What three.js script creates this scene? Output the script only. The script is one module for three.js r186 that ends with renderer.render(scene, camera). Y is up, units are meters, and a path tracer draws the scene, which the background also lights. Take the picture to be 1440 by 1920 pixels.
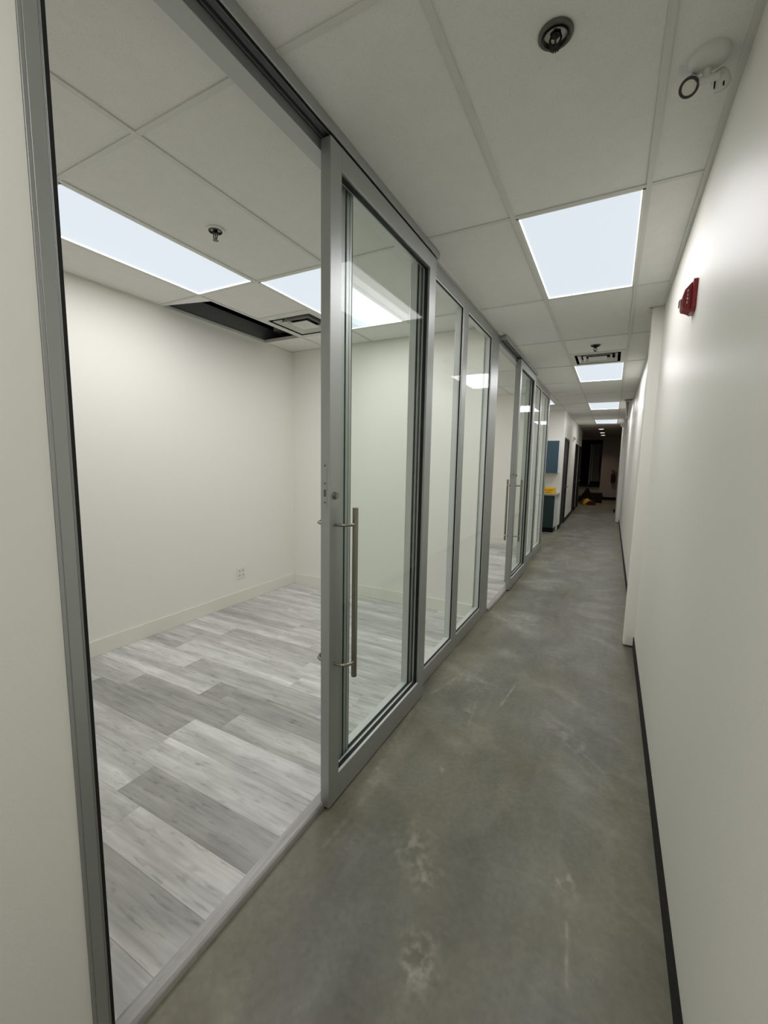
import * as THREE from 'three';
import { RoundedBoxGeometry } from 'three/addons/geometries/RoundedBoxGeometry.js';
import { mergeGeometries } from 'three/addons/utils/BufferGeometryUtils.js';
import { RectAreaLightUniformsLib } from 'three/addons/lights/RectAreaLightUniformsLib.js';

// ------------------------------------------------------------------ camera, light levels, exposure
// Plan coordinates: x to the right, y up from the corridor floor, d = distance down the corridor (scene z = -d).
const scene = new THREE.Scene();
const EYE = 1.61, CEIL = 2.884;
const camera = new THREE.PerspectiveCamera(100.925, 1440 / 1920, 0.05, 60);
camera.position.set(0, EYE, 0);
camera.quaternion.setFromRotationMatrix(new THREE.Matrix4().makeBasis(
  new THREE.Vector3(0.88093341, 0.01830737, -0.47288599),
  new THREE.Vector3(-0.0730483, 0.99253581, -0.09765561),
  new THREE.Vector3(0.46756846, 0.12057161, 0.87569528)));
camera.updateMatrixWorld(true);
const renderer = new THREE.WebGLRenderer({ antialias: true });
renderer.toneMapping = THREE.LinearToneMapping;
renderer.toneMappingExposure = 1.1;
renderer.outputColorSpace = THREE.SRGBColorSpace;
renderer.shadowMap.enabled = true;
RectAreaLightUniformsLib.init();
scene.background = new THREE.Color(0x000000);
const PANEL_CORRIDOR = 6.3, PANEL_ROOM = 5.9, PANEL_COLOR = 0xfffbfe;   // radiance of the LED panels
const PANEL_GLOW = 0.82;                                                // what the eye sees of a panel
const DOWNLIGHT = 2.2;

// ------------------------------------------------------------------ random numbers and noise
let seed = 7;
const rnd = () => { seed = (seed * 1664525 + 1013904223) >>> 0; return seed / 4294967296; };
const RT = new Float32Array(65536); for (let i = 0; i < 65536; i++) RT[i] = rnd();
const sm = t => t * t * (3 - 2 * t);
function vnoise(x, y, s = 0) {
  const xi = Math.floor(x), yi = Math.floor(y), fx = sm(x - xi), fy = sm(y - yi);
  const h = (a, b) => RT[((a * 374761393 + b * 668265263 + s * 974711) >>> 3) & 65535];
  const a = h(xi, yi), b = h(xi + 1, yi), c = h(xi, yi + 1), d = h(xi + 1, yi + 1);
  return a + (b - a) * fx + (c - a) * fy + (a - b - c + d) * fx * fy;
}
function fbm(x, y, o = 4, s = 0) { let v = 0, a = 0.5, t = 0; for (let i = 0; i < o; i++) { v += a * vnoise(x, y, s + i * 17); t += a; a *= 0.5; x *= 2.03; y *= 2.03; } return v / t; }
function dataTex(w, h, fn, srgb = true) {
  const d = new Uint8Array(w * h * 4), c = [0, 0, 0];
  for (let j = 0; j < h; j++) for (let i = 0; i < w; i++) {
    fn(i, j, c); const k = (j * w + i) * 4;
    for (let n = 0; n < 3; n++) d[k + n] = Math.max(0, Math.min(255, c[n])); d[k + 3] = 255;
  }
  const t = new THREE.DataTexture(d, w, h, THREE.RGBAFormat);
  t.wrapS = t.wrapT = THREE.RepeatWrapping; t.magFilter = THREE.LinearFilter; t.minFilter = THREE.LinearMipmapLinearFilter; t.generateMipmaps = true;
  if (srgb) t.colorSpace = THREE.SRGBColorSpace;
  t.needsUpdate = true; return t;
}

// ------------------------------------------------------------------ materials
const std = (color, roughness = 0.6, metalness = 0, extra = {}) => new THREE.MeshStandardMaterial({ color, roughness, metalness, ...extra });
const peel = dataTex(512, 512, (i, j, c) => { const v = 255 * (0.6 * fbm(i / 9, j / 9, 2, 3) + 0.4 * vnoise(i / 4, j / 4, 9)); c[0] = c[1] = c[2] = v; }, false);
peel.repeat.set(2, 2);
const M = {
  wall: new THREE.MeshPhysicalMaterial({ color: 0xeeede4, roughness: 0.44, specularIntensity: 0.7, bumpMap: peel, bumpScale: 0.00025 }),
  trimWhite: std(0xe8e8dc, 0.35),
  drywall: std(0x7b7e7a, 0.9),
  deck: std(0x161615, 0.95),
  grid: std(0xd9dad3, 0.5),
  alu: std(0xadb0ae, 0.38, 0.65),
  aluLedge: std(0xd6d8d5, 0.45, 0.15),
  aluDark: std(0x6c6f6e, 0.45, 0.7),
  gasket: std(0x0a0a0a, 0.7),
  steel: std(0x9b978c, 0.28, 1),
  chrome: std(0xc8c8c8, 0.15, 1),
  blackBase: std(0x0b0b09, 0.85),
  blackDoor: std(0x0d0d0c, 0.65),
  voidBlack: std(0x060606, 0.95),
  plastic: std(0xdedfd8, 0.4),
  plasticGrey: std(0x8e8f8a, 0.5),
  darkGrey: std(0x3c3d3b, 0.5),
  red: std(0x8c0f14, 0.35),
  redDark: std(0x7a0d10, 0.4),
  teal: std(0x33525f, 0.5),
  tealDark: std(0x0f302d, 0.5),
  cabinetSide: std(0xcdd2d6, 0.5),
  counter: std(0x8f8f83, 0.4),
  yellow: std(0xe0b012, 0.55),
  darkFabric: std(0x221d1c, 0.9),
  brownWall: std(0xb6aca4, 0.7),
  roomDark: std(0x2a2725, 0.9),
  glass: new THREE.MeshPhysicalMaterial({ color: new THREE.Color().setRGB(0.968, 0.986, 0.974), roughness: 0, metalness: 0, transmission: 1, thickness: 0, ior: 1.5, specularIntensity: 0.17 }),
  lampGlow: new THREE.MeshStandardMaterial({ color: 0x222222, roughness: 0.5, emissive: 0xfff4e8, emissiveIntensity: 2.2 }),
  diffuser: new THREE.MeshStandardMaterial({ color: 0x333333, roughness: 0.6, emissive: 0xe6f0f8, emissiveIntensity: PANEL_GLOW }),
  diffuserRim: new THREE.MeshStandardMaterial({ color: 0x333333, roughness: 0.6, emissive: 0xffffff, emissiveIntensity: 1.1 }),
};
const tileTex = dataTex(512, 512, (i, j, c) => {
  const f = fbm(i / 60, j / 60, 3, 41), g = vnoise(i / 1.7, j / 1.7, 5), p = vnoise(i / 3.1, j / 3.1, 77);
  const v = 236 + 5 * (f - 0.5) + 8 * (g - 0.5) - (p > 0.86 ? 12 : 0); c[0] = v; c[1] = v; c[2] = v - 5;
});
M.tile = [0, 1, 2].map(k => { const t = tileTex.clone(); t.repeat.set(2.2, 2.2); t.offset.set(k * 0.37, k * 0.21); t.needsUpdate = true; return std([0xffffff, 0xfcfcfb, 0xf9f9f7][k], 0.9, 0, { map: t, bumpMap: tileTex, bumpScale: 0.0006 }); });

// grey wood-look planks: grain runs along u
const woodTex = dataTex(2048, 1024, (i, j, c) => {
  const u = i / 2048 * 4.2, v = j / 1024 * 1.9;             // metres
  const warp = 0.03 * (fbm(u * 1.6, v * 3, 3, 11) - 0.5);
  const band = fbm(u * 0.8, (v + warp) * 15, 3, 21);
  const grain = fbm(u * 5, (v + warp) * 110, 3, 31), mott = fbm(u * 7, v * 26, 3, 71);
  let l = 203 + 58 * (band - 0.5) + 30 * (grain - 0.5) + 34 * (mott - 0.5);
  const fleck = fbm(u * 14, (v + warp) * 75, 3, 51); if (fleck > 0.66) l -= (fleck - 0.66) * 130;
  const w = fbm(u * 1.3, (v + warp) * 24, 3, 61); if (w > 0.60) l += (w - 0.60) * 90;
  const knot = fbm(u * 4.5, v * 13, 2, 81); if (knot > 0.80) l -= (knot - 0.80) * 110;
  c[0] = l; c[1] = l; c[2] = l - 3;
});
woodTex.anisotropy = 8;
M.plank = [0xffffff, 0xf4f4f3, 0xe4e4e2, 0xcbcbc9].map(k => std(k, 0.5, 0, { map: woodTex, bumpMap: woodTex, bumpScale: 0.0004 }));

// trowelled concrete, 1.6 m across and 5.12 m along, mirrored further down the corridor
const MARKS = [  // scuffs of white dust seen on the floor: x, d, spread, strength
  [-0.46, 1.13, 0.05, 62], [-0.42, 1.09, 0.06, 46], [-0.52, 1.39, 0.05, 46], [-0.60, 1.45, 0.07, 26], [-0.66, 1.50, 0.08, 18], [-0.03, 1.61, 0.04, 44], [-0.07, 1.62, 0.05, 24], [-0.75, 2.93, 0.12, 26], [-0.85, 2.85, 0.08, 24], [-0.16, 2.6, 0.10, 20], [-0.06, 2.5, 0.08, 20], [-0.66, 4.4, 0.2, 22], [-0.30, 3.7, 0.16, 20], [-0.71, 2.56, 0.04, 26], [-0.68, 1.95, 0.03, 30], [-0.862, 1.017, 0.008, 80]];
const STROKES = [ // fine scratches: from, to, strength, half width
  [-0.507, 3.02, -0.548, 2.70, 30, 0.006], [-1.05, 2.60, -0.962, 1.70, 15, 0.016], [-0.93, 1.72, -0.95, 1.30, 18, 0.012], [-1.0, 2.62, -0.90, 2.98, 22, 0.012], [-0.025, 1.47, -0.007, 1.27, 24, 0.006], [-0.15, 2.62, -0.07, 2.58, 24, 0.008], [-0.02, 2.46, 0.08, 2.36, 18, 0.008], [-0.10, 2.42, 0.10, 2.22, 12, 0.008], [-0.9, 1.45, -0.62, 1.42, 10, 0.012], [-0.70, 2.70, -0.66, 2.36, 12, 0.006]];
const concreteTex = dataTex(640, 2048, (i, j, c) => {
  const x = i / 640 * 1.6 - 1.2, d = j / 2048 * 5.12;
  const wx = x + 0.12 * (fbm(x * 2.2, d * 2.2, 3, 5) - 0.5), wd = d + 0.2 * (fbm(x * 2 + 9, d * 2, 3, 8) - 0.5);
  const big = fbm(wx * 2.4, wd * 1.5, 4, 101), mid = fbm(wx * 7, wd * 4.5, 4, 131), fine = fbm(x * 60, d * 60, 3, 151);
  const sweep = fbm(wx * 3 + wd * 5, wd * 2.2 - wx * 1.5, 4, 171), dragged = fbm(wx * 26, wd * 2.6, 3, 191);
  let l = 115 + 38 * (big - 0.5) + 28 * (mid - 0.5) + 16 * (fine - 0.5) + 9 * (dragged - 0.5);
  if (sweep > 0.56) l += (sweep - 0.56) * 70;
  const pit = vnoise(x * 170, d * 170, 211); if (pit > 0.985) l += 22;
  for (const [mx, md, s, k] of MARKS) { const q = Math.hypot(x - mx, (d - md) * 0.8) / s; if (q < 2) { const n = fbm(x * 30, d * 26, 3, 231); l += k * Math.exp(-q * q) * Math.max(0, (n - 0.45) * 2.8); } }
  for (const [ax, ad, bx, bd, k, hw] of STROKES) {
    const vx = bx - ax, vd = bd - ad, t = Math.max(0, Math.min(1, ((x - ax) * vx + (d - ad) * vd) / (vx * vx + vd * vd)));
    const q = Math.hypot(x - ax - t * vx + 0.012 * (fbm(d * 7, 3, 2, 3) - 0.5), d - ad - t * vd) / hw; if (q < 3) l += k * Math.exp(-q * q) * Math.max(0, 2.2 * (fbm(x * 30, d * 30, 3, 251) - 0.2));
  }
  const side = Math.max(sm(Math.min(1, Math.max(0, (-0.78 - wx) / 0.2))), sm(Math.min(1, Math.max(0, (wx - 0.02) / 0.2))));   // the less worn, browner margins
  const warm = Math.max(0, Math.min(1.2, 0.25 + 0.6 * side + (fbm(wx * 3, wd * 1.8, 4, 271) - 0.5) * 1.6));
  l -= 4 * warm; c[0] = l + 1 + 2 * warm; c[1] = l + 1; c[2] = l - 9 - 9 * warm;
});
concreteTex.anisotropy = 8;
M.concrete = std(0xffffff, 0.5, 0, { map: concreteTex, bumpMap: concreteTex, bumpScale: 0.0008 });

// ------------------------------------------------------------------ geometry helpers (all in plan coordinates x, y, d)
const used = {};
const numbered = n => { used[n] = (used[n] ?? -1) + 1; return used[n] ? n + '_' + String(used[n]).padStart(3, '0') : n; };
function boxUV(g) {            // uv in metres on the face's own plane
  if (g.index) g = g.toNonIndexed();
  const p = g.attributes.position, n = g.attributes.normal, uv = new Float32Array(p.count * 2);
  for (let i = 0; i < p.count; i++) {
    const ax = Math.abs(n.getX(i)), ay = Math.abs(n.getY(i)), az = Math.abs(n.getZ(i));
    if (ay >= ax && ay >= az) { uv[2 * i] = p.getX(i); uv[2 * i + 1] = -p.getZ(i); }
    else if (ax >= az) { uv[2 * i] = p.getZ(i); uv[2 * i + 1] = p.getY(i); }
    else { uv[2 * i] = p.getX(i); uv[2 * i + 1] = p.getY(i); }
  }
  g.setAttribute('uv', new THREE.BufferAttribute(uv, 2)); return g;
}
function box(x0, x1, y0, y1, d0, d1, r = 0) {
  const w = x1 - x0, h = y1 - y0, l = d1 - d0;
  const g = r ? new RoundedBoxGeometry(w, h, l, 2, Math.min(r, w / 2.01, h / 2.01, l / 2.01)) : new THREE.BoxGeometry(w, h, l);
  g.translate((x0 + x1) / 2, (y0 + y1) / 2, -(d0 + d1) / 2);
  return boxUV(g);
}
function cyl(x, y, d, r0, r1, h, axis = 'y', seg = 24) {   // centred; r0 at the + end
  const g = new THREE.CylinderGeometry(r0, r1, h, seg);
  if (axis === 'x') g.rotateZ(-Math.PI / 2); if (axis === 'z') g.rotateX(Math.PI / 2);
  g.translate(x, y, -d); return g.toNonIndexed();
}
function lathe(pts, x, y, d, seg = 32) { const g = new THREE.LatheGeometry(pts.map(p => new THREE.Vector2(p[0], p[1])), seg); g.translate(x, y, -d); return g.toNonIndexed(); }
function tube(pts, r, seg = 24, rs = 12) { const g = new THREE.TubeGeometry(new THREE.CatmullRomCurve3(pts.map(p => new THREE.Vector3(p[0], p[1], -p[2])), false, 'catmullrom', 0.3), seg, r, rs); return g.toNonIndexed(); }
const merge = l => mergeGeometries(l.map(g => { const k = g.index ? g.toNonIndexed() : g; for (const a of Object.keys(k.attributes)) if (!['position', 'normal', 'uv'].includes(a)) k.deleteAttribute(a); return k; }));

function tag(o, label, category, kind, group) { o.userData = { label, category }; if (kind) o.userData.kind = kind; if (group) o.userData.group = group; return o; }
function shadows(m) { m.castShadow = m.receiveShadow = true; return m; }
function thing(name, label, category, base = [0, 0, 0], kind, group) {
  const o = new THREE.Group(); o.name = numbered(name); o.position.set(base[0], base[1], -base[2]); scene.add(o);
  return tag(o, label, category, kind, group);
}
function part(parent, name, geo, mat, label) {              // geometry given in plan coordinates, kept relative to the thing's base
  const list = Array.isArray(geo) ? merge(geo) : geo;
  let p = parent; while (p && p !== scene) { list.translate(-p.position.x, -p.position.y, -p.position.z); p = p.parent; }
  const m = shadows(new THREE.Mesh(list, mat)); m.name = numbered(name); parent.add(m); if (label) m.userData.label = label; return m;
}
function solo(name, geo, mat, label, category, kind) {
  const m = shadows(new THREE.Mesh(Array.isArray(geo) ? merge(geo) : geo, mat)); m.name = numbered(name); scene.add(m); return tag(m, label, category, kind);
}
function piece(parent, name, geo, mat) { const m = shadows(new THREE.Mesh(geo, mat)); m.name = numbered(name); parent.add(m); return m; }

// ------------------------------------------------------------------ plan
const GX = k => -0.5532 + 0.6096 * k;                        // ceiling grid lines across
const GD = j => 2.4168 + 1.2589 * j;                         // ceiling grid lines along
const XR = 0.282, XL = -1.075, ROOF = 3.5, D0 = -3.2;
const XF = -1.09, XB = -1.16;                                // faces of the glazed partition
const RX = -3.5, RF = 0.03;                                  // office left wall, office floor level

// ---- walls
solo('wall_right', [box(XR, XR + 0.12, 0, ROOF, D0, 13.45), box(0.20, XR + 0.12, 0, ROOF, 13.57, 16.55)], M.wall, 'long pale cream satin wall running down the right side of the corridor', 'wall', 'structure');
solo('wall_left', box(-1.17, -1.045, 0, ROOF, D0, 0.458), M.wall, 'pale cream wall at the left edge beside the dark metal jamb', 'wall', 'structure');
{
  const w = thing('wall_office_left', 'cream far wall of the glazed office with the power outlet', 'wall', [RX, 0, 0], 'structure');
  part(w, 'wall_surface', box(RX - 0.12, RX, 0, CEIL + 0.03, 0, 8.4), M.wall);
  part(w, 'bare_board', box(RX - 0.12, RX, CEIL + 0.03, CEIL + 0.17, 0, 8.4), M.drywall, 'unpainted grey board above the ceiling');
}
solo('wall_plenum', box(-4.3, -4.2, 2.4, ROOF, -0.2, 11.4), M.voidBlack, 'black space beyond the wall above the ceiling', 'wall', 'structure');
solo('conduit_box', [box(-3.40, -3.30, CEIL + 0.12, CEIL + 0.18, 3.70, 3.80, 0.006), cyl(-3.35, CEIL + 0.15, 3.95, 0.016, 0.016, 0.34, 'z')], M.plasticGrey, 'small grey box and conduit up inside the open ceiling hole', 'junction box');
solo('wall_office_back', box(RX, XB + 0.002, 0, CEIL + 0.17, 4.13, 4.25), M.wall, 'cream end wall between the two glazed offices', 'wall', 'structure');
solo('wall_office_near', box(RX, -1.17, 0, ROOF, 0.0, 0.12), M.wall, 'cream near wall of the first office, outside the view', 'wall', 'structure');
solo('wall_second_office_back', box(RX, XB + 0.002, 0, ROOF, 8.28, 8.40), M.wall, 'cream end wall of the second office seen through its open door', 'wall', 'structure');
solo('wall_alcove_left', box(RX - 0.12, RX, 0, ROOF, 8.4, 11.2), M.wall, 'pale side wall of the kitchenette alcove', 'wall', 'structure');
solo('wall_alcove_back', box(RX, XL, 0, ROOF, 11.08, 11.2), M.wall, 'white wall behind the teal kitchenette cabinets', 'wall', 'structure');
const wl2 = thing('wall_corridor_left', 'white wall with black doors beyond the kitchenette', 'wall', [XL, 0, 11.2], 'structure');
const DOORS = [[11.45, 12.60], [14.92, 16.12], [16.52, 17.68]];
{
  let a = 11.2; const g = [];
  for (const [p, q] of DOORS) { g.push(box(XL - 0.12, XL, 0, ROOF, a, p)); g.push(box(XL - 0.12, XL, 2.26, ROOF, p, q)); a = q; }
  g.push(box(XL - 0.12, XL, 0, ROOF, a, 17.9)); part(wl2, 'wall_surface', g, M.wall);
}
solo('wall_front', box(RX, 0.5, 0, ROOF, D0 - 0.12, D0), M.wall, 'wall closing the corridor behind the viewer', 'wall', 'structure');
// columns standing out from the right wall
solo('column', box(0.20, XR + 0.03, 0.012, CEIL + 0.2, 4.21, 4.33, 0.012), M.wall, 'nearer shallow cream wall column on the right, past the red fire alarm', 'column', 'structure');
solo('column', box(0.19, XR + 0.03, 0.012, CEIL + 0.2, 13.45, 13.57, 0.008), M.wall, 'farther shallow cream wall column at the dark end on the right', 'column', 'structure');

// ---- floors
{
  const g = [];
  for (let k = -1; k < 5; k++) {
    const a = Math.max(D0, k * 5.12), b = Math.min((k + 1) * 5.12, 24.5), q = box(-1.2, 0.4, -0.15, 0, a, b), p = q.attributes.position, uv = q.attributes.uv;
    for (let i = 0; i < p.count; i++) { let v = -p.getZ(i) / 5.12 - k; if (k & 1) v = 1 - v; uv.setXY(i, (p.getX(i) + 1.2) / 1.6, v); }
    g.push(q);
  }
  const f = thing('floor', 'bare grey trowelled concrete corridor floor with white scuffs', 'floor', [0, 0, 0], 'structure');
  part(f, 'concrete_slab', g, M.concrete);
  const h = [box(-3.6, -1.2, -0.15, 0, 8.4, 11.2), box(-4.2, -1.2, -0.15, 0, 17.9, 24.5), box(0.4, 2.2, -0.15, 0, 16.5, 24.5)];
  for (const q of h) { const p = q.attributes.position, uv = q.attributes.uv; for (let i = 0; i < p.count; i++) uv.setXY(i, p.getX(i) / 1.6, -p.getZ(i) / 5.12); }
  part(f, 'concrete_slab', h, M.concrete);
}
function plankFloor(name, label, d0, d1, rows, first) {
  const f = thing(name, label, 'floor', [0, 0, 0], 'structure');
  part(f, 'subfloor', box(RX, -1.10, -0.1, RF - 0.006, d0, d1), M.deck);
  const W = 0.186, x0 = RX, x1 = -1.112;
  let r = 0;
  for (let d = first; d < d1; d += W, r++) {
    const a = Math.max(d, d0), b = Math.min(d + W, d1); if (b - a < 0.01) continue;
    const spec = rows?.[r]; let cuts, tones;
    if (spec) [cuts, tones] = spec;
    else { const s = -3.3 + rnd() * 1.2; cuts = [s, s + 1.22]; tones = null; }
    const e = [x0, ...cuts.filter(c => c > x0 + 0.05 && c < x1 - 0.05), x1];
    for (let k = 0; k + 1 < e.length; k++) {
      const tone = tones ? tones[Math.min(k, tones.length - 1)] : [0, 0, 1, 1, 2][Math.floor(rnd() * 5)];
      const g = box(e[k] + 0.0004, e[k + 1] - 0.0004, RF - 0.006, RF, a + 0.0004, b - 0.0004), p = g.attributes.position, uv = g.attributes.uv, ou = rnd() * 4, ov = rnd() * 1.9;
      for (let i = 0; i < p.count; i++) uv.setXY(i, (p.getX(i) + ou) / 4.2, (-p.getZ(i) + ov) / 1.9);
      piece(f, 'floor_plank', g, M.plank[tone]);
    }
  }
}
// rows start at the near wall; the third onwards are read from the photograph
plankFloor('floor_office', 'grey wood-look plank floor of the first office', 0.12, 4.13, {
  2: [[-2.62, -1.35], [1, 1, 1]], 3: [[-2.28, -1.06], [1, 2]], 4: [[-3.0, -1.78], [0, 1]], 5: [[-1.96, -0.74], [0, 3]], 6: [[-2.10], [1, 0]], 7: [[-3.12, -2.12], [1, 3, 0]],
  8: [[-2.9, -1.92], [1, 3, 2]], 9: [[-2.33], [0, 3]], 10: [[-2.75, -1.5], [0, 1, 0]], 11: [[-3.1, -1.88], [2, 0, 0]] }, 0.100);
plankFloor('floor_second_office', 'pale plank floor of the second office behind its door', 4.25, 8.28, null, 4.2);
for (const [a, b, label] of [[0.50, 1.60, 'grey reducer strip on the floor across the first open doorway'], [4.46, 5.62, 'grey reducer strip on the floor across the second open doorway']]) {
  const s = new THREE.Shape([[0, 0], [0, 0.020], [0.002, 0.026], [0.008, RF + 0.003], [0.050, RF + 0.004], [0.052, RF - 0.004], [0.052, 0]].map(p => new THREE.Vector2(p[0], p[1])));
  const g = new THREE.ExtrudeGeometry(s, { depth: b - a, bevelEnabled: false }); g.scale(-1, 1, 1); g.translate(-1.066, 0, -b);
  const idx = g.toNonIndexed(), p = idx.attributes.position; for (let i = 0; i < p.count; i += 3) for (const at of [idx.attributes.position, idx.attributes.normal]) { const t = [at.getX(i), at.getY(i), at.getZ(i)]; at.setXYZ(i, at.getX(i + 1), at.getY(i + 1), at.getZ(i + 1)); at.setXYZ(i + 1, ...t); }
  idx.computeVertexNormals(); const q = boxUV(idx), uv = q.attributes.uv; for (let i = 0; i < uv.count; i++) uv.setXY(i, -q.attributes.position.getZ(i) / 4.2, q.attributes.position.getX(i) / 1.9);
  solo('trim', q, M.plank[3], label, 'threshold', 'structure');
}

// ---- baseboards
function whiteBase(name, label, x0, x1, d0, d1, dir) {
  solo(name, box(x0, x1, RF, RF + 0.13, d0, d1, 0.003), M.trimWhite, label, 'baseboard', 'structure');
}
whiteBase('baseboard_office_left', 'white baseboard along the far wall under the outlet', RX, RX + 0.014, 0.12, 4.13);
whiteBase('baseboard_office_back', 'white baseboard along the end wall of the first office', RX, XB, 4.116, 4.13);
whiteBase('baseboard_second_office', 'white baseboard in the second office seen past its door', RX, XB, 8.266, 8.28);
solo('baseboard_right', [box(XR - 0.007, XR, 0, 0.10, D0, 4.21), box(XR - 0.007, XR, 0, 0.10, 4.33, 13.45)], M.blackBase, 'black rubber base strip along the right wall', 'baseboard', 'structure');
solo('baseboard_far', [box(0.15, 0.28, 0, 0.10, 16.3, 16.556), box(-1.3, 1.6, 0, 0.13, 21.985, 22.0)], M.blackBase, 'black base strip at the dark far end', 'baseboard', 'structure');
{
  const g = []; let a = 11.075; for (const [p, q] of DOORS) { g.push(box(XL - 0.01, XL + 0.007, 0, 0.11, a, p - 0.05)); a = q + 0.05; } g.push(box(XL - 0.01, XL + 0.007, 0, 0.11, a, 17.9));
  solo('baseboard_left', g, M.blackBase, 'black base strip between the black doors on the left', 'baseboard', 'structure');
}

// ------------------------------------------------------------------ suspended ceiling: every tile, runner and tee
const ceiling = thing('ceiling', 'suspended ceiling of white lay-in tiles in a metal grid', 'ceiling', [0, 0, 0], 'structure');
const hole = new Set();                                       // cells taken by lights, vents or left open
const key = (k, j) => k + ',' + j;
function lightCells() { return [[1, -3], [1, 0], [1, 3], [1, 6], [1, 9]].map(([k, j]) => key(k, j)); }
for (const c of lightCells()) hole.add(c);
hole.add(key(-3, -1)); hole.add(key(-2, 0));                  // first office
hole.add(key(-3, 2)); hole.add(key(-4, 3));                   // second office
hole.add(key(-1, 5));                                         // alcove
hole.add(key(-4, 0));                                         // tile missing: open hole
const edgeX = k => k === -4 ? RX : k === 2 + 0 ? GX(1) : GX(k - 1);
const HALF = { [key(1, 2)]: 1, [key(-3, 0)]: 1 };             // second half holds a vent
let tileNo = 0;
function tile(x0, x1, a, b) {
  if (x1 - x0 < 0.03 || b - a < 0.03) return;
  piece(ceiling, 'ceiling_tile', box(x0 + 0.004, x1 - 0.004, CEIL + 0.005, CEIL + 0.02, a + 0.004, b - 0.004), M.tile[(tileNo++ * 7 + 3) % 3]);
}
// cell (k, j): x from GX(k-1) to GX(k), d from GD(j) to GD(j+1)
function region(x0, x1, d0, d1, ks, skipTees) {
  const runners = [], tees = [];
  for (const k of ks) {
    const a = Math.max(x0, GX(k - 1)), b = Math.min(x1, GX(k)); if (b <= a) continue;
    for (let j = -5; j < 12; j++) {
      const p = Math.max(d0, GD(j)), q = Math.min(d1, GD(j + 1)); if (q <= p) continue;
      if (HALF[key(k, j)]) tile(a, b, p, GD(j) + 0.6295);
      else if (!hole.has(key(k, j))) tile(a, b, p, q);
      if (GD(j) > d0 + 0.02) piece(ceiling, 'cross_tee', box(a + (GX(k - 1) > x0 + 0.01 ? 0.012 : 0), b - (GX(k) < x1 - 0.01 ? 0.012 : 0), CEIL, CEIL + 0.03, GD(j) - 0.012, GD(j) + 0.012), M.grid);
      if (HALF[key(k, j)]) piece(ceiling, 'cross_tee', box(a + 0.012, b - 0.012, CEIL, CEIL + 0.03, GD(j) + 0.6295 - 0.012, GD(j) + 0.6295 + 0.012), M.grid);
    }
    if (GX(k) < x1 - 0.02) piece(ceiling, 'grid_runner', box(GX(k) - 0.012, GX(k) + 0.012, CEIL - 0.0008, CEIL + 0.035, d0, d1), M.grid);
  }
}
region(XF, XR, D0, 8.45, [0, 1, 2]);
region(XL, XR, 8.45, 15.3, [0, 1, 2]);
region(RX, XB, 0.12, 4.13, [-4, -3, -2, -1]);
region(RX, XB, 4.25, 8.28, [-4, -3, -2, -1]);
region(RX, XL, 8.45, 11.08, [-4, -3, -2, -1, 0]);
for (const [x0, x1, a, b] of [[XR - 0.022, XR, D0, 4.21], [XR - 0.022, XR, 4.33, 13.45], [0.178, 0.20, 4.19, 4.35], [RX, RX + 0.02, 0.12, 4.13], [XF, XF + 0.018, 2.60, 8.45]])
  piece(ceiling, 'wall_angle', box(x0, x1, CEIL - 0.002, CEIL + 0.02, a, b), M.grid);
for (const [x0, x1, a, b] of [[RX, XB, 4.11, 4.13], [RX, XB, 8.26, 8.28], [RX, XL, 11.06, 11.08], [0.178, XR, 4.188, 4.21]]) piece(ceiling, 'wall_angle', box(x0, x1, CEIL - 0.002, CEIL + 0.02, a, b), M.grid);
piece(ceiling, 'cut_tile', (() => { const s = new THREE.Shape([[0, 0], [0.5, 0], [0.5, 0.13], [0, 0.02]].map(p => new THREE.Vector2(...p))); const g = new THREE.ExtrudeGeometry(s, { depth: 0.016, bevelEnabled: false }); g.rotateX(-Math.PI / 2); g.translate(RX, CEIL + 0.004, -GD(0)); return boxUV(g); })(), M.tile[0]);
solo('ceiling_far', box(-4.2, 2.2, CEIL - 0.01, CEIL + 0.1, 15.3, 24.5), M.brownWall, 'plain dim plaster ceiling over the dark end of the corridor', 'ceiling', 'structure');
solo('roof_deck', box(-4.3, 2.3, ROOF, ROOF + 0.15, D0 - 0.2, 24.6), M.deck, 'dark deck above the ceiling seen through the missing tile', 'roof', 'structure');

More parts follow.
